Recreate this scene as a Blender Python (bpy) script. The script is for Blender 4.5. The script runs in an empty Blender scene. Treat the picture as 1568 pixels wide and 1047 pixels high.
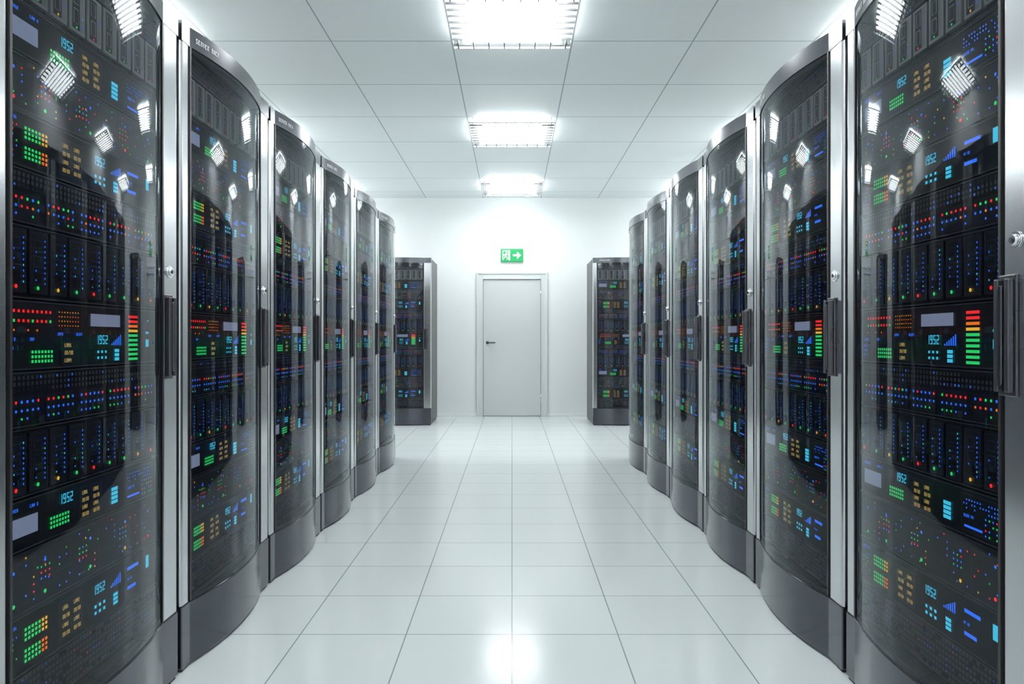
import bpy, math, random
from mathutils import Vector, Matrix
rng = random.Random(7)
sc = bpy.context.scene
H = 1.2

# ------------------------------------------------------------ materials
def new_mat(name):
    m = bpy.data.materials.new(name); m.use_nodes = True
    return m, m.node_tree, m.node_tree.nodes["Principled BSDF"]

def pbr(name, col, rough=0.5, metal=0.0, coat=0.0, noise=0.0, nscale=8.0, stretch=None, emit=None, es=0.0, spec=None):
    m, nt, b = new_mat(name)
    b.inputs["Base Color"].default_value = (*col, 1)
    b.inputs["Roughness"].default_value = rough
    b.inputs["Metallic"].default_value = metal
    b.inputs["Coat Weight"].default_value = coat
    b.inputs["Coat Roughness"].default_value = 0.05
    if spec is not None: b.inputs["Specular IOR Level"].default_value = spec
    if emit:
        b.inputs["Emission Color"].default_value = (*emit, 1)
        b.inputs["Emission Strength"].default_value = es
    if noise > 0:
        tc = nt.nodes.new("ShaderNodeTexCoord")
        mp = nt.nodes.new("ShaderNodeMapping")
        mp.inputs["Scale"].default_value = stretch or (1, 1, 1)
        n = nt.nodes.new("ShaderNodeTexNoise"); n.inputs["Scale"].default_value = nscale
        n.inputs["Detail"].default_value = 3
        mr = nt.nodes.new("ShaderNodeMapRange")
        mr.inputs["To Min"].default_value = max(0.0, rough - noise)
        mr.inputs["To Max"].default_value = rough + noise
        nt.links.new(tc.outputs["Object"], mp.inputs["Vector"])
        nt.links.new(mp.outputs["Vector"], n.inputs["Vector"])
        nt.links.new(n.outputs["Fac"], mr.inputs["Value"])
        nt.links.new(mr.outputs["Result"], b.inputs["Roughness"])
    return m

def grid_mat(name, col, line, px, py, ox, oy, lw, rough, coat=0.0, spec=0.5, var=0.02):
    m, nt, b = new_mat(name)
    N = nt.nodes; L = nt.links
    tc = N.new("ShaderNodeTexCoord"); sp = N.new("ShaderNodeSeparateXYZ")
    L.new(tc.outputs["Object"], sp.inputs[0])
    def axis(out, p, o):
        a = N.new("ShaderNodeMath"); a.operation = 'SUBTRACT'; a.inputs[1].default_value = o; L.new(out, a.inputs[0])
        d = N.new("ShaderNodeMath"); d.operation = 'PINGPONG'; d.inputs[1].default_value = p/2
        ab = N.new("ShaderNodeMath"); ab.operation = 'ABSOLUTE'; L.new(a.outputs[0], ab.inputs[0])
        L.new(ab.outputs[0], d.inputs[0])
        c = N.new("ShaderNodeMath"); c.operation = 'LESS_THAN'; c.inputs[1].default_value = lw/2; L.new(d.outputs[0], c.inputs[0])
        f = N.new("ShaderNodeMath"); f.operation = 'DIVIDE'; f.inputs[1].default_value = p; L.new(a.outputs[0], f.inputs[0])
        fl = N.new("ShaderNodeMath"); fl.operation = 'FLOOR'; L.new(f.outputs[0], fl.inputs[0])
        return c, fl
    cx, fx = axis(sp.outputs[0], px, ox); cy, fy = axis(sp.outputs[1], py, oy)
    mx = N.new("ShaderNodeMath"); mx.operation = 'MAXIMUM'; L.new(cx.outputs[0], mx.inputs[0]); L.new(cy.outputs[0], mx.inputs[1])
    cb = N.new("ShaderNodeCombineXYZ"); L.new(fx.outputs[0], cb.inputs[0]); L.new(fy.outputs[0], cb.inputs[1])
    wn = N.new("ShaderNodeTexWhiteNoise"); L.new(cb.outputs[0], wn.inputs["Vector"])
    mr = N.new("ShaderNodeMapRange"); mr.inputs["To Min"].default_value = 1-var; mr.inputs["To Max"].default_value = 1.0
    L.new(wn.outputs["Value"], mr.inputs["Value"])
    sc_ = N.new("ShaderNodeVectorMath"); sc_.operation = 'SCALE'; sc_.inputs[0].default_value = col
    L.new(mr.outputs[0], sc_.inputs["Scale"])
    mix = N.new("ShaderNodeMix"); mix.data_type = 'RGBA'
    L.new(mx.outputs[0], mix.inputs["Factor"]); L.new(sc_.outputs[0], mix.inputs["A"]); mix.inputs["B"].default_value = (*line, 1)
    L.new(mix.outputs["Result"], b.inputs["Base Color"])
    b.inputs["Roughness"].default_value = rough
    b.inputs["Coat Weight"].default_value = coat
    b.inputs["Specular IOR Level"].default_value = spec
    bp = N.new("ShaderNodeBump"); bp.invert = True; bp.inputs["Strength"].default_value = 0.3; bp.inputs["Distance"].default_value = 0.002
    L.new(mx.outputs[0], bp.inputs["Height"]); L.new(bp.outputs[0], b.inputs["Normal"])
    return m

M = {}
M['wall'] = pbr("wall_paint", (0.82, 0.845, 0.85), 0.7, noise=0.05, nscale=30)
M['floor'] = grid_mat("floor_tiles", (0.74, 0.79, 0.79), (0.25, 0.31, 0.33), 0.431, 0.431, 0.0, 0.282, 0.005, 0.16, spec=0.5, var=0.025)
M['ceil'] = grid_mat("ceiling_panels", (0.83, 0.885, 0.90), (0.28, 0.35, 0.37), 0.90, 0.89, 0.45, 5.25, 0.010, 0.5, var=0.02)
M['trim'] = pbr("white_trim", (0.88, 0.90, 0.91), 0.4, noise=0.03)
M['door'] = pbr("door_paint", (0.58, 0.61, 0.615), 0.32, noise=0.04, nscale=12)
M['frame'] = pbr("door_frame_paint", (0.66, 0.69, 0.695), 0.35, noise=0.04)
M['silver'] = pbr("brushed_silver", (0.60, 0.61, 0.63), 0.20, 1.0, noise=0.03, nscale=60, stretch=(8, 8, 0.2))
M['slate'] = pbr("slate_metal", (0.085, 0.09, 0.108), 0.18, 0.85, noise=0.03, nscale=40)
M['cap'] = pbr("cap_metal", (0.12, 0.125, 0.14), 0.20, 0.9, noise=0.03, nscale=40)
M['black'] = pbr("black_powder_coat", (0.009, 0.009, 0.011), 0.35, noise=0.05)
M['chrome'] = pbr("chrome", (0.75, 0.76, 0.78), 0.12, 1.0, noise=0.03)
M['handle'] = pbr("handle_metal", (0.10, 0.10, 0.115), 0.28, 0.85, noise=0.04)
M['panel'] = pbr("unit_panel_dark", (0.009, 0.010, 0.013), 0.42, noise=0.06)
M['panelg'] = pbr("unit_panel_grey", (0.036, 0.039, 0.046), 0.42, noise=0.06)
M['edge'] = pbr("unit_edge_grey", (0.075, 0.08, 0.095), 0.4, noise=0.05)
M['bay'] = pbr("drive_bay", (0.018, 0.020, 0.025), 0.35, noise=0.05)
M['bayl'] = pbr("drive_bay_light", (0.24, 0.25, 0.26), 0.35, noise=0.05)
M['hole'] = pbr("vent_hole", (0.002, 0.002, 0.003), 0.6, noise=0.02)
M['mark'] = pbr("grey_print", (0.55, 0.57, 0.60), 0.5, noise=0.02)
def led(n, c, s): return pbr("led_"+n, tuple(x*0.3 for x in c), 0.3, emit=c, es=s, noise=0.02)
M['g'] = led("green", (0.02, 0.60, 0.12), 0.95)
M['r'] = led("red", (0.85, 0.02, 0.02), 1.0)
M['b'] = led("blue", (0.02, 0.13, 0.85), 1.05)
M['c'] = led("cyan", (0.04, 0.48, 0.72), 1.0)
M['y'] = led("amber", (0.75, 0.40, 0.03), 1.0)
M['o'] = led("orange", (0.85, 0.16, 0.01), 0.9)
M['yt'] = led("amber_text", (0.46, 0.32, 0.09), 0.75)
M['lcd'] = led("lcd_screen", (0.20, 0.25, 0.38), 0.6)
M['lamp'] = pbr("lamp_diffuser", (0.9, 0.9, 0.9), 0.5, emit=(0.96, 1.0, 1.0), es=15.5, noise=0.02)
M['louver'] = pbr("louver_aluminium", (0.70, 0.72, 0.73), 0.4, noise=0.03)
M['louverd'] = pbr("louver_blade_satin", (0.10, 0.105, 0.11), 0.5, noise=0.03)
M['sgreen'] = pbr("sign_green", (0.0, 0.30, 0.08), 0.4, emit=(0.0, 0.42, 0.10), es=0.3, noise=0.02)
M['swhite'] = pbr("sign_white", (0.85, 0.9, 0.86), 0.4, emit=(0.85, 1.0, 0.88), es=0.3, noise=0.02)

def glass_mat():
    m = bpy.data.materials.new("rack_door_glass"); m.use_nodes = True
    nt = m.node_tree; nt.nodes.clear()
    o = nt.nodes.new("ShaderNodeOutputMaterial"); mx = nt.nodes.new("ShaderNodeMixShader")
    t = nt.nodes.new("ShaderNodeBsdfTransparent"); t.inputs[0].default_value = (0.78, 0.80, 0.82, 1)
    g = nt.nodes.new("ShaderNodeBsdfGlossy"); g.inputs["Roughness"].default_value = 0.004
    g.inputs["Color"].default_value = (0.80, 0.85, 0.88, 1)
    f = nt.nodes.new("ShaderNodeFresnel"); f.inputs[0].default_value = 1.42
    nt.links.new(f.outputs[0], mx.inputs[0]); nt.links.new(t.outputs[0], mx.inputs[1]); nt.links.new(g.outputs[0], mx.inputs[2])
    nt.links.new(mx.outputs[0], o.inputs[0])
    return m
M['glass'] = glass_mat()

# ------------------------------------------------------------ mesh builder
class MB:
    def __init__(s): s.v = []; s.f = []; s.m = []; s.mats = []; s.sm = []
    def mi(s, k):
        if k not in s.mats: s.mats.append(k)
        return s.mats.index(k)
    def face(s, pts, k, smooth=False):
        i = len(s.v); s.v += [tuple(p) for p in pts]
        s.f.append(tuple(range(i, i+len(pts)))); s.m.append(s.mi(k)); s.sm.append(smooth)
    def box(s, x0, x1, y0, y1, z0, z1, k):
        i = len(s.v)
        s.v += [(x0,y0,z0),(x1,y0,z0),(x1,y1,z0),(x0,y1,z0),(x0,y0,z1),(x1,y0,z1),(x1,y1,z1),(x0,y1,z1)]
        for f in ((0,3,2,1),(4,5,6,7),(0,1,5,4),(1,2,6,5),(2,3,7,6),(3,0,4,7)):
            s.f.append(tuple(i+a for a in f)); s.m.append(s.mi(k)); s.sm.append(False)
    def prism(s, poly, z0, z1, k, smooth=False, caps=True):
        i = len(s.v); n = len(poly)
        s.v += [(x, y, z0) for x, y in poly] + [(x, y, z1) for x, y in poly]
        for a in range(n):
            b = (a+1) % n
            s.f.append((i+a, i+b, i+n+b, i+n+a)); s.m.append(s.mi(k)); s.sm.append(smooth)
        if caps:
            s.f.append(tuple(i+a for a in reversed(range(n)))); s.m.append(s.mi(k)); s.sm.append(False)
            s.f.append(tuple(i+n+a for a in range(n))); s.m.append(s.mi(k)); s.sm.append(False)
    def cyl(s, c, axis, r, h, k, n=24, r2=None):
        r2 = r if r2 is None else r2
        ax = Vector(axis).normalized(); u = ax.orthogonal().normalized(); w = ax.cross(u); c = Vector(c)
        i = len(s.v)
        for rr, d in ((r, 0), (r2, h)):
            for a in range(n):
                t = 2*math.pi*a/n
                s.v.append(tuple(c + ax*d + (u*math.cos(t)+w*math.sin(t))*rr))
        for a in range(n):
            b = (a+1) % n
            s.f.append((i+a, i+b, i+n+b, i+n+a)); s.m.append(s.mi(k)); s.sm.append(True)
        s.f.append(tuple(i+a for a in reversed(range(n)))); s.m.append(s.mi(k)); s.sm.append(False)
        s.f.append(tuple(i+n+a for a in range(n))); s.m.append(s.mi(k)); s.sm.append(False)
    def mesh(s, name):
        me = bpy.data.meshes.new(name); me.from_pydata(s.v, [], s.f)
        for k in s.mats: me.materials.append(M[k])
        for p, mi, sm in zip(me.polygons, s.m, s.sm): p.material_index = mi; p.use_smooth = sm
        me.update(); return me

def add(name, me, parent=None, loc=(0,0,0), rot=0, bevel=0):
    o = bpy.data.objects.new(name, me); sc.collection.objects.link(o)
    o.location = loc; o.rotation_euler = (0, 0, rot)
    if parent: o.parent = parent
    if bevel:
        b = o.modifiers.new("bevel", 'BEVEL'); b.width = bevel; b.segments = 2; b.limit_method = 'ANGLE'; b.angle_limit = math.radians(50)
        b.harden_normals = False
    return o
def empty(name, loc=(0,0,0), rot=0):
    o = bpy.data.objects.new(name, None); sc.collection.objects.link(o); o.location = loc; o.rotation_euler = (0,0,rot); o.empty_display_size = 0.1
    return o

# ------------------------------------------------------------ pixel font
G = {
'0':["111","101","101","101","111"],'1':["010","110","010","010","111"],'2':["111","001","111","100","111"],
'3':["111","001","111","001","111"],'4':["101","101","111","001","001"],'5':["111","100","111","001","111"],
'6':["111","100","111","101","111"],'7':["111","001","001","001","001"],'8':["111","101","111","101","111"],
'9':["111","101","111","001","111"],'L':["100","100","100","100","111"],'A':["111","101","111","101","101"],
'N':["101","111","111","101","101"],'S':["111","100","111","001","111"],'E':["111","100","110","100","111"],
'R':["111","101","110","101","101"],'V':["101","101","101","101","010"],'D':["110","101","101","101","110"],
'T':["111","010","010","010","010"],'C':["111","100","100","100","111"],'K':["101","101","110","101","101"],
'U':["101","101","101","101","111"],'P':["111","101","111","100","100"],'/':["001","001","010","100","100"],' ':["000"]*5}
def pixtext(mb, txt, x, z, h, yfun, k, wfac=0.9):
    px = h/5; pw = px*wfac
    for ch in txt:
        g = G[ch]
        for r in range(5):
            c = 0
            while c < 3:
                if g[r][c] == '1':
                    c2 = c
                    while c2 < 3 and g[r][c2] == '1': c2 += 1
                    xa, xb = x+c*pw, x+c2*pw; zt = z+h-r*px; zb = zt-px
                    mb.face([(xa,yfun(xa),zb),(xb,yfun(xb),zb),(xb,yfun(xb),zt),(xa,yfun(xa),zt)], k)
                    c = c2
                else: c += 1
        x += 4*pw
    return x
SEG = {'1':"bc",'9':"abcdfg",'5':"acdfg",'2':"abdeg"}
def segtext(mb, txt, x, z, h, yfun, k):
    w = h*0.42; t = h*0.11
    for ch in txt:
        for s in SEG[ch]:
            r = {'a':(0,w,h-t,h),'d':(0,w,0,t),'g':(0,w,(h-t)/2,(h+t)/2),'b':(w-t,w,h/2,h),'c':(w-t,w,0,h/2),'f':(0,t,h/2,h),'e':(0,t,0,h/2)}[s]
            xa, xb = x+r[0], x+r[1]
            mb.face([(xa,yfun(xa),z+r[2]),(xb,yfun(xb),z+r[2]),(xb,yfun(xb),z+r[3]),(xa,yfun(xa),z+r[3])], k)
        x += w*1.4

# ------------------------------------------------------------ server rack
RW = 0.902; HW = RW/2; RH = 2.35; BASE = 0.24; CAPZ = 2.278
XI0 = -HW+0.062; XI1 = HW-0.108
BUL = 0.050; EXP = 2.0
def bulge(x, b=BUL, x0=XI0, x1=XI1):
    t = (x-(x0+x1)/2)/((x1-x0)/2)
    return -b*(1-min(1, abs(t))**EXP)
NS = 36
def curve_pts(x0, x1, off=0.0):
    return [(x0+(x1-x0)*i/NS, bulge(x0+(x1-x0)*i/NS)+off) for i in range(NS+1)]

cb = MB()
cb.box(-HW, -HW+0.02, 0.05, 0.80, 0.03, RH-0.01, 'black')
cb.box(HW-0.02, HW, 0.05, 0.80, 0.03, RH-0.01, 'black')
cb.box(-HW+0.02, HW-0.02, 0.78, 0.80, 0.03, RH-0.01, 'black')
cb.box(-HW+0.02, HW-0.02, 0.05, 0.78, RH-0.03, RH-0.01, 'black')
cb.box(-HW+0.02, HW-0.02, 0.03, 0.78, 0.0, 0.03, 'black')
for fx in (-HW+0.01, HW-0.05):
    cb.box(fx, fx+0.04, 0.0, 0.04, 0.0, 0.03, 'black')
    cb.box(fx, fx+0.04, 0.74, 0.78, 0.0, 0.03, 'black')
cab_me = cb.mesh("rack_cabinet")
def post_poly(x0, x1):
    r = 0.012; pts = [(x1, 0.055), (x0, 0.055)]
    pts += [(x0, -0.002+r)]
    for a in range(1, 5):
        t = math.pi + a*math.pi/2/5; pts.append((x0+r+r*math.cos(t), -0.002+r+r*math.sin(t)))
    pts += [(x0+r, -0.002), (x1-r, -0.002)]
    for a in range(1, 5):
        t = 1.5*math.pi + a*math.pi/2/5; pts.append((x1-r+r*math.cos(t), -0.002+r+r*math.sin(t)))
    pts += [(x1, -0.002+r)]
    return pts
ps = MB()
ps.prism(post_poly(-HW, XI0), BASE, CAPZ+0.03, 'silver')
ps.prism(post_poly(XI1, HW), BASE, CAPZ+0.03, 'silver')
posts_me = ps.mesh("rack_posts")
def skirt(z0, z1, k, off=0.0):
    mb = MB()
    pts = [(-HW, 0.05), (-HW, -0.004+off)] + curve_pts(XI0, XI1, off-0.004)[0:] + [(HW, -0.004+off), (HW, 0.05)]
    mb.prism(pts, z0, z1, k)
    return mb
bs = skirt(0.012, BASE-0.002, 'slate', 0.0)
base_me = bs.mesh("rack_base")
cp = skirt(CAPZ, RH, 'cap', 0.0)
pixtext(cp, "SERVER RACK", XI0+0.03, CAPZ+0.025, 0.018, lambda x: bulge(x)-0.0055, 'mark')
cap_me = cp.mesh("rack_cap")
gl = MB()
cpts = curve_pts(XI0+0.004, XI1-0.004)
gl.v = [(x, y, BASE) for x, y in cpts] + [(x, y, CAPZ) for x, y in cpts]
for i in range(NS):
    gl.f.append((i, i+1, NS+1+i+1, NS+1+i)); gl.m.append(gl.mi('glass')); gl.sm.append(True)
glass_me = gl.mesh("rack_glass")
dr = MB()
for z0, z1 in ((BASE, BASE+0.012), (CAPZ-0.014, CAPZ)):
    a = curve_pts(XI0+0.002, XI1-0.002, 0.002); b = [(x, y+0.012) for x, y in reversed(a)]
    dr.prism(a+b, z0, z1, 'black')
dr.box(XI0, XI0+0.008, -0.006, 0.012, BASE, CAPZ, 'black')
dr.box(XI1-0.008, XI1, -0.006, 0.012, BASE, CAPZ, 'black')
rails_me = dr.mesh("door_rails")
hd = MB()
hx = XI1+0.028
hd.box(hx-0.030, hx+0.030, -0.010, -0.002, 1.065, 1.355, 'handle')
for xx in (-0.018, 0.018):
    hd.box(hx+xx-0.007, hx+xx+0.007, -0.026, -0.010, 1.075, 1.345, 'handle')
hd.box(hx-0.004, hx+0.004, -0.028, -0.012, 1.09, 1.33, 'slate')
handle_me = hd.mesh("rack_handle")
lk = MB()
lx = HW-0.060
lk.cyl((lx, -0.002, 1.435), (0,-1,0), 0.021, 0.004, 'chrome')
lk.cyl((lx, -0.006, 1.435), (0,-1,0), 0.015, 0.007, 'chrome', r2=0.012)
lk.cyl((lx, -0.013, 1.435), (0,-1,0), 0.007, 0.002, 'black')
lk.box(lx-0.0012, lx+0.0012, -0.0160, -0.0148, 1.429, 1.441, 'chrome')
lock_me = lk.mesh("rack_lock")

# equipment
eq = MB()
EX0, EX1 = XI0+0.004, XI1-0.004; EW = EX1-EX0
YF = 0.022
eq.box(XI0, XI1, 0.04, 0.045, BASE, CAPZ, 'hole')
class Unit:
    def __init__(s, z0, z1, k, yf=YF):
        s.z0, s.z1, s.yf = z0+0.003, z1-0.003, yf
        eq.box(EX0, EX1, yf, 0.04, s.z0, s.z1, k)
        s.d = 0.0012
    def X(s, u): return EX0+EW*u
    def Z(s, v): return s.z0+(s.z1-s.z0)*v
    def q(s, u0, u1, v0, v1, k, d=None):
        y = s.yf-(d or s.d); a, b, c, e = s.X(u0), s.X(u1), s.Z(v0), s.Z(v1)
        eq.face([(a,y,c),(b,y,c),(b,y,e),(a,y,e)], k)
    def dot(s, u, v, r, k, rz=None):
        x, z = s.X(u), s.Z(v); y = s.yf-0.0024; rz = rz or r
        eq.face([(x+r*math.cos(t*math.pi/3), y, z+rz*math.sin(t*math.pi/3)) for t in range(6)], k)
    def rect(s, u, v, w, h, k):
        x, z = s.X(u), s.Z(v); y = s.yf-0.0024
        eq.face([(x-w/2,y,z-h/2),(x+w/2,y,z-h/2),(x+w/2,y,z+h/2),(x-w/2,y,z+h/2)], k)
    def outline(s, u0, u1, v0, v1, k, t=0.0016):
        du = t/EW; dv = t/(s.z1-s.z0)
        s.q(u0,u1,v0,v0+dv,k); s.q(u0,u1,v1-dv,v1,k); s.q(u0,u0+du,v0,v1,k); s.q(u1-du,u1,v0,v1,k)
    def leds(s, u0, u1, v0, v1, nx, ny, ks, fill=0.60):
        for i in range(nx):
            for j in range(ny):
                k = ks(i, j) if callable(ks) else ks
                if not k: continue
                a = u0+(u1-u0)*(i+0.5)/nx; b = v0+(v1-v0)*(j+0.5)/ny
                s.rect(a, b, (u1-u0)*EW/nx*fill, (v1-v0)*(s.z1-s.z0)/ny*fill, k)
    def text(s, txt, u, v, h, k, w=0.9): pixtext(eq, txt, s.X(u), s.Z(v), h, lambda x: s.yf-0.0026, k, w)
    def seg(s, u, v, h, k='c'): segtext(eq, "1952", s.X(u), s.Z(v), h, lambda x: s.yf-0.0026, k)
    def lip(s, k='edge'):
        eq.box(EX0, EX1, s.yf-0.003, s.yf, s.z0, s.z0+0.003, k)
        eq.box(EX0, EX1, s.yf-0.003, s.yf, s.z1-0.003, s.z1, k)

def amber_box(un, u0, u1):
    un.q(u0, u1, 0.12, 0.86, 'bay'); un.outline(u0, u1, 0.12, 0.86, 'edge')
    for c in range(2):
        for r, t in enumerate(("LAN1", "20/30", "LAN2", "20/20")):
            un.text(t if c == 0 else t.replace('1','3'), u0+0.018+(u1-u0)*0.48*c, 0.68-r*0.165, 0.0105, 'yt', 0.75)
def scatter(n, u0, u1, v0, v1, step, prob, r, cols):
    du = step/EW; dv = step/(n.z1-n.z0)
    u = u0
    while u < u1:
        v = v0
        while v < v1:
            if rng.random() < prob: n.rect(u, v, r, r, rng.choice(cols))
            v += dv
        u += du
def typeA(z0, z1):
    n = Unit(z0, z1, 'panel'); n.lip()
    n.text("SERVER", 0.03, 0.80, 0.008, 'b', 1.0)
    n.text("LAN 2", 0.14, 0.80, 0.008, 'b', 1.0)
    n.q(0.03, 0.18, 0.28, 0.66, 'lcd', 0.003)
    n.seg(0.30, 0.64, 0.026)
    n.leds(0.245, 0.36, 0.18, 0.46, 7, 3, 'g', 0.62)
    amber_box(n, 0.42, 0.57)
    n.leds(0.63, 0.69, 0.18, 0.60, 1, 4, 'c', 0.78)
    n.outline(0.745, 0.97, 0.1, 0.9, 'edge')
    scatter(n, 0.76, 0.95, 0.60, 0.86, 0.011, 0.6, 0.004, 'bbbb')
    n.text("0120 44", 0.76, 0.40, 0.008, 'b'); n.q(0.76, 0.86, 0.18, 0.23, 'b')
    scatter(n, 0.88, 0.96, 0.15, 0.5, 0.014, 0.7, 0.0045, 'bbgr')
def typeA2(z0, z1):
    n = Unit(z0, z1, 'panel'); n.lip()
    n.text("DATA 01", 0.02, 0.83, 0.008, 'b')
    scatter(n, 0.02, 0.09, 0.15, 0.75, 0.013, 0.5, 0.004, 'bbgr')
    n.leds(0.11, 0.235, 0.52, 0.78, 7, 3, lambda i, j: 'g' if i < 5 else 'y')
    n.leds(0.11, 0.235, 0.15, 0.41, 7, 3, lambda i, j: 'g' if i < 5 else 'o')
    amber_box(n, 0.30, 0.44)
    n.seg(0.51, 0.60, 0.026)
    n.leds(0.51, 0.60, 0.16, 0.42, 3, 2, 'c', 0.45)
    n.leds(0.645, 0.69, 0.14, 0.40, 1, 3, 'c', 0.75)
    for i in range(6): n.q(0.635+i*0.013, 0.642+i*0.013, 0.54, 0.58+0.035*i, 'b')
    n.q(0.76, 0.85, 0.69, 0.76, 'b'); n.q(0.76, 0.83, 0.27, 0.34, 'b'); n.q(0.915, 0.94, 0.50, 0.78, 'c')
    n.text("AC 20", 0.76, 0.48, 0.007, 'b')
def typeB(z0, z1):
    n = Unit(z0, z1, 'panelg'); n.lip('edge')
    n.outline(0.03, 0.17, 0.15, 0.85, 'edge'); n.outline(0.26, 0.37, 0.4, 0.88, 'edge'); n.outline(0.55, 0.66, 0.35, 0.9, 'edge')
    n.outline(0.80, 0.97, 0.15, 0.85, 'edge')
    for i in range(16):
        for j in range(7):
            if rng.random() < 0.42:
                k = rng.choice('bbggbryyrb')
                n.dot(0.04+i*0.06+rng.choice((0,0.02)), 0.14+j*0.125, 0.0027, k)
    for c in (0.20, 0.42, 0.70):
        for i in range(3):
            for j in range(3):
                n.rect(c+i*0.022, 0.42+j*0.10, 0.0045, 0.0045, rng.choice('rrbg'))
    for u in (0.06, 0.22, 0.49, 0.74, 0.93):
        n.dot(u, 0.18, 0.0055, rng.choice('gryg'))
        n.dot(u, 0.72, 0.0045, 'b')
def typeC(z0, z1):
    n = Unit(z0, z1, 'panel'); n.lip()
    for i in range(44):
        for j in range(3):
            u = 0.02+i*0.0222; n.rect(u, 0.68+j*0.11, 0.009, 0.009, 'edge' if (i//11+j) % 5 else 'bay')
            if rng.random() < 0.12: n.rect(u, 0.68+j*0.11, 0.005, 0.005, 'b')
    for gi in range(5):
        u0 = 0.03+gi*0.195
        n.q(u0, u0+0.165, 0.06, 0.57, 'bay')
        for i in range(6):
            n.dot(u0+0.014+i*0.028, 0.46, 0.0042, rng.choice('rrbbrg'))
            n.dot(u0+0.014+i*0.028, 0.30, 0.0038, rng.choice('bbrbbo'))
            if rng.random() < .7: n.dot(u0+0.014+i*0.028, 0.15, 0.0034, rng.choice('bbbg'))
def blades(z0, z1, light=False):
    n = Unit(z0, z1, 'panel', YF+0.004); n.lip()
    k = 'bayl' if light else 'bay'; nb = 9
    for i in range(nb):
        u0 = 0.012+i*0.1095; u1 = u0+0.096
        x0, x1 = n.X(u0), n.X(u1)
        eq.box(x0, x1, YF-0.010, YF+0.004, n.Z(0.06), n.Z(0.95), k)
        s = n.yf; n.yf = YF-0.0102
        ek = 'edge' if not light else 'mark'
        n.outline(u0+0.006, u1-0.006, 0.09, 0.92, ek, 0.0012)
        if light:
            n.q(u0+0.016, u1-0.034, 0.12, 0.89, 'bay')
            n.outline(u0+0.024, u1-0.042, 0.58, 0.84, 'mark', 0.0022)
            n.outline(u0+0.024, u1-0.042, 0.22, 0.50, 'mark', 0.0022)
        else:
            n.outline(u0+0.020, u1-0.034, 0.66, 0.82, ek, 0.0018)
            n.outline(u0+0.020, u1-0.034, 0.44, 0.60, ek, 0.0018)
            n.q(u0+0.022, u1-0.034, 0.22, 0.36, 'hole')
        for j in range(9):
            if not light or rng.random() < 0.15: n.rect(u1-0.020, 0.22+j*0.075, 0.0036, 0.0046, 'b' if rng.random() < .85 else 'c')
        for j in range(4):
            if not light and rng.random() < .7: n.rect(u0+0.030, 0.26+j*0.13, 0.0034, 0.0042, rng.choice('bbbc'))
        n.dot(u0+0.04, 0.15, 0.0056 if not light else 0.0035, ['r','g','y','g','r','g','g','y','r'][i])
        n.yf = s
def typeD(z0, z1):
    n = Unit(z0, z1, 'panel'); n.lip()
    n.leds(0.05, 0.26, 0.80, 0.90, 9, 1, 'r', 0.42); n.leds(0.05, 0.26, 0.66, 0.76, 9, 1, lambda i, j: 'r' if i % 4 else 'g', 0.42)
    n.leds(0.05, 0.26, 0.53, 0.62, 9, 1, lambda i, j: 'o' if rng.random() < .4 else None, 0.3)
    n.leds(0.29, 0.42, 0.62, 0.90, 8, 4, lambda i, j: 'o' if rng.random() < .6 else 'y', 0.25)
    n.text("DATA", 0.29, 0.50, 0.008, 'b'); n.text("ALERT", 0.40, 0.50, 0.008, 'b')
    n.text("LAN 8", 0.03, 0.42, 0.008, 'b'); n.text("20V", 0.14, 0.42, 0.008, 'b')
    for r in range(3): n.text(("DATA 1","52 A1","ALT 7")[r], 0.02, 0.30-r*0.09, 0.007, 'b')
    n.leds(0.145, 0.265, 0.08, 0.29, 7, 3, 'g', 0.6)
    n.q(0.31, 0.43, 0.06, 0.42, 'bay')
    for r, t in enumerate(("LAN1", "22/30", "LAN4")): n.text(t, 0.33, 0.32-r*0.12, 0.0105, 'yt', 0.9)
    n.q(0.49, 0.70, 0.66, 0.87, 'lcd', 0.003)
    n.text("DATA 20", 0.50, 0.78, 0.008, 'bay')
    n.seg(0.53, 0.36, 0.026)
    n.leds(0.53, 0.61, 0.08, 0.28, 3, 2, 'c', 0.42); n.leds(0.655, 0.70, 0.06, 0.28, 1, 3, 'c', 0.75)
    for i in range(6): n.q(0.64+i*0.013, 0.647+i*0.013, 0.34, 0.37+0.03*i, 'b')
    seq = ['g','g','g','g','g','g','y','o','r','r']
    for i, k in enumerate(seq):
        n.q(0.77, 0.845, 0.06+i*0.086, 0.06+i*0.086+0.046, k)
    n.q(0.915, 0.94, 0.30, 0.44, 'c'); n.dot(0.93, 0.80, 0.004, 'c'); n.q(0.915, 0.94, 0.55, 0.59, 'c')
def vents(z0, z1):
    n = Unit(z0, z1, 'panel'); n.lip()
    rows = max(3, int((z1-z0)/0.016))
    for i in range(48):
        for j in range(rows):
            n.rect(0.02+i*0.0205, (j+0.5)/rows, 0.010, 0.009, 'edge' if rng.random() < .85 else 'hole')
            if rng.random() < 0.10: n.rect(0.02+i*0.0205, (j+0.5)/rows, 0.004, 0.004, rng.choice('bbbr'))
vents(2.190, 2.272); blades(2.035, 2.190, True)
typeA(1.905, 2.035); typeB(1.765, 1.905); typeA2(1.625, 1.765); typeC(1.487, 1.625)
blades(1.300, 1.487); typeD(1.122, 1.300); typeC(0.980, 1.122); blades(0.806, 0.980)
typeA(0.676, 0.806); typeB(0.520, 0.676); typeA2(0.370, 0.520); vents(0.250, 0.370)
equip_me = eq.mesh("rack_equipment")

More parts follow.
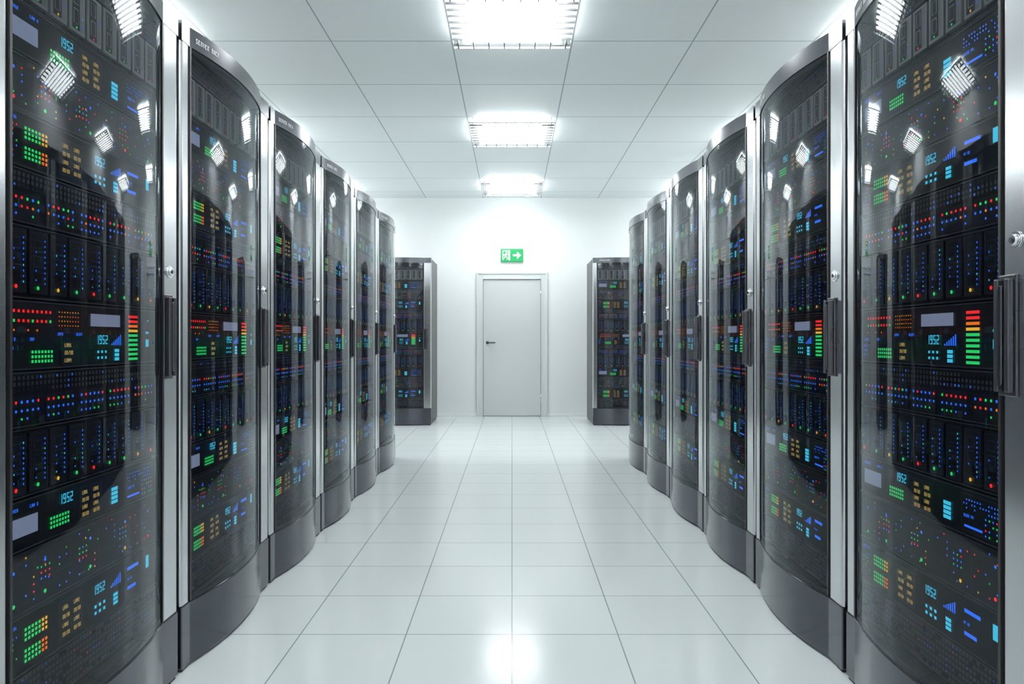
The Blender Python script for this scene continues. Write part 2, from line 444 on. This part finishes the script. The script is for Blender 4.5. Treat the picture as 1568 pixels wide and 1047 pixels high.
def rack(x, y, rot):
    e = empty("server_rack", (x, y, 0), rot)
    add("cabinet", cab_me, e, bevel=0.003)
    add("posts", posts_me, e)
    add("base_skirt", base_me, e, bevel=0.004)
    add("top_cap", cap_me, e)
    add("door_glass", glass_me, e)
    add("door_rails", rails_me, e)
    add("handle", handle_me, e, bevel=0.003)
    add("lock", lock_me, e)
    add("rack_equipment", equip_me, e)
    return e
PITCH = 0.93; Y0 = 1.585; XP = 1.19
for k in range(-1, 6):
    yc = Y0+PITCH*(k+0.5)
    rack(-XP, yc, math.pi/2)
    rack(XP, yc, -math.pi/2)
rack(-1.135-HW, 9.88, 0); rack(1.135+HW, 9.88, 0)

# ------------------------------------------------------------ room
YB = 11.06; YN = -1.87; XW = 3.15; CH = 3.426
def slab(name, x0, x1, y0, y1, z0, z1, k):
    mb = MB(); mb.box(x0, x1, y0, y1, z0, z1, k); return add(name, mb.mesh(name))
slab("floor", -XW-0.1, XW+0.1, YN-0.1, YB+0.1, -0.1, 0, 'floor')
slab("ceiling", -XW-0.1, XW+0.1, YN-0.1, YB+0.1, CH, CH+0.1, 'ceil')
slab("wall_back", -XW-0.1, XW+0.1, YB, YB+0.1, 0, CH, 'wall')
slab("wall_front", -XW-0.1, XW+0.1, YN-0.1, YN, 0, CH, 'wall')
slab("wall_left", -XW-0.1, -XW, YN, YB, 0, CH, 'wall')
slab("wall_right", XW, XW+0.1, YN, YB, 0, CH, 'wall')
mb = MB()
for a, b in ((-XW, -0.556), (0.556, XW)):
    mb.box(a, b, YB-0.014, YB, 0, 0.045, 'trim')
add("baseboard_back", mb.mesh("baseboard_back"), bevel=0.003)
for nm, xa, xb in (("baseboard_left", -XW, -XW+0.014), ("baseboard_right", XW-0.014, XW)):
    mb = MB(); mb.box(xa, xb, YN, YB-0.014, 0, 0.045, 'trim'); add(nm, mb.mesh(nm))

# door
d = empty("door_1", (0, YB, 0))
fr = MB()
for s in (-1, 1):
    a, b = sorted((s*0.452, s*0.552)); fr.box(a, b, -0.030, 0, 0, 2.25, 'frame')
    a, b = sorted((s*0.530, s*0.556)); fr.box(a, b, -0.042, 0, 0, 2.255, 'frame')
    a, b = sorted((s*0.452, s*0.470)); fr.box(a, b, -0.040, 0, 0, 2.165, 'frame')
fr.box(-0.452, 0.452, -0.030, 0, 2.147, 2.25, 'frame')
fr.box(-0.530, 0.530, -0.042, 0, 2.229, 2.255, 'frame')
fr.box(-0.452, 0.452, -0.040, 0, 2.147, 2.165, 'frame')
add("frame", fr.mesh("door_frame"), d, bevel=0.004)
lf = MB(); lf.box(-0.447, 0.447, -0.020, -0.001, 0.006, 2.141, 'door')
lf.box(-0.452, 0.452, -0.006, -0.001, 0.0, 2.147, 'hole')
add("leaf", lf.mesh("door_leaf"), d, bevel=0.003)
dh = MB()
dh.cyl((-0.385, -0.020, 1.155), (0,-1,0), 0.024, 0.008, 'handle')
dh.cyl((-0.385, -0.028, 1.155), (0,-1,0), 0.010, 0.04, 'handle')
dh.cyl((-0.395, -0.060, 1.155), (1,0,0), 0.010, 0.135, 'handle')
dh.cyl((-0.385, -0.020, 1.065), (0,-1,0), 0.022, 0.008, 'chrome')
dh.box(-0.388, -0.382, -0.030, -0.028, 1.055, 1.075, 'hole')
add("door_handle", dh.mesh("door_handle"), d)
hg = MB()
for z in (0.23, 1.86):
    hg.cyl((0.449, -0.042, z), (0,0,1), 0.008, 0.11, 'chrome')
add("hinges", hg.mesh("door_hinges"), d)

# exit sign
es = empty("exit_sign", (0, YB, 2.523))
b = MB(); b.box(-0.176, 0.176, -0.035, 0, -0.100, 0.100, 'sgreen')
add("sign_box", b.mesh("sign_box"), es, bevel=0.003)
p = MB()
def sq(pts, k='swhite', y=-0.037): p.face([(x, y, z) for x, z in pts], k)
def sbar(x0, z0, x1, z1, w, k, y=-0.037):
    dx, dz = x1-x0, z1-z0; l = math.hypot(dx, dz); nx, nz = -dz/l*w/2, dx/l*w/2
    sq([(x0-nx,z0-nz),(x1-nx,z1-nz),(x1+nx,z1+nz),(x0+nx,z0+nz)], k, y)
sq([(-0.150,-0.078),(-0.030,-0.078),(-0.030,0.078),(-0.150,0.078)])
sq([(-0.136,-0.078),(-0.060,-0.078),(-0.060,0.062),(-0.136,0.062)], 'sgreen', -0.0375)
y2 = -0.038
sq([(-0.085+0.014*math.cos(t*math.pi/5), 0.042+0.014*math.sin(t*math.pi/5)) for t in range(10)], 'swhite', y2)
sbar(-0.090, 0.028, -0.104, -0.018, 0.024, 'swhite', y2)
sbar(-0.094, 0.020, -0.062, 0.004, 0.009, 'swhite', y2); sbar(-0.094, 0.022, -0.128, 0.006, 0.009, 'swhite', y2); sbar(-0.128,0.006,-0.130,-0.016,0.009,'swhite',y2)
sbar(-0.102, -0.014, -0.074, -0.036, 0.012, 'swhite', y2); sbar(-0.074, -0.034, -0.082, -0.070, 0.011, 'swhite', y2)
sbar(-0.106, -0.014, -0.118, -0.046, 0.012, 'swhite', y2); sbar(-0.116, -0.044, -0.146, -0.050, 0.010, 'swhite', y2)
sbar(0.015, 0.0, 0.100, 0.0, 0.030, 'swhite')
sq([(0.078,-0.060),(0.142,0.0),(0.078,0.060)])
add("pictogram", p.mesh("pictogram"), es)

# ceiling lights: slim luminous panel dropped a few cm, comb louver around and under it
lm = MB()
hw = 0.435; hc = 0.36
lm.box(-hc, hc, -hc, hc, -0.050, -0.020, 'lamp')
for sx in (-0.2, 0.2):
    for sy in (-0.2, 0.2):
        lm.box(sx-0.01, sx+0.01, sy-0.01, sy+0.01, -0.020, 0, 'louver')
lamp_me = lm.mesh("lamp_diffuser")
lv = MB()
for s in (-1, 1):
    # outer rail and comb fingers
    lv.box(*sorted((s*hw, s*(hw-0.006))), -hw, hw, -0.062, -0.050, 'louver')
    lv.box(-hw, hw, *sorted((s*hw, s*(hw-0.006))), -0.062, -0.050, 'louver')
    for i in range(9):
        y = -hc + 2*hc*i/8
        lv.box(*sorted((s*(hw-0.006), s*(hc-0.06))), y-0.004, y+0.004, -0.066, -0.052, 'louverd')
        lv.box(*sorted((s*hw, s*(hw-0.006))), y-0.003, y+0.003, -0.050, 0, 'louver')
    for i in range(8):
        x = -hw+0.04+(2*hw-0.08)*i/7
        lv.box(x-0.004, x+0.004, *sorted((s*(hw-0.006), s*(hc-0.06))), -0.066, -0.052, 'louverd')
        lv.box(x-0.003, x+0.003, *sorted((s*hw, s*(hw-0.006))), -0.050, 0, 'louver')
for i in range(1, 8):
    y = -hc + 2*hc*i/8
    lv.box(-hc+0.06, hc-0.06, y-0.0015, y+0.0015, -0.066, -0.052, 'louver')
louver_me = lv.mesh("lamp_louver")
for x in (-2.7, 0, 2.7):
    for y in (-0.535, 2.135, 4.805, 7.475, 10.145):
        e = empty("ceiling_light", (x, y, CH))
        add("diffuser", lamp_me, e); add("louver", louver_me, e)

# world
w = bpy.data.worlds.new("world"); sc.world = w; w.use_nodes = True
w.node_tree.nodes["Background"].inputs[0].default_value = (0.8, 0.85, 0.9, 1)
w.node_tree.nodes["Background"].inputs[1].default_value = 0.2

sc.view_settings.view_transform = 'Standard'
sc.view_settings.exposure = 0.2
sc.view_settings.gamma = 1.1

cam = bpy.data.cameras.new("camera"); co = bpy.data.objects.new("camera", cam); sc.collection.objects.link(co)
co.location = (0, 0, H); co.rotation_euler = (math.pi/2, 0, 0)
cam.sensor_width = 36; cam.lens = 36*1078/1568; cam.shift_y = -3.5/1568; cam.clip_start = 0.02
sc.camera = co
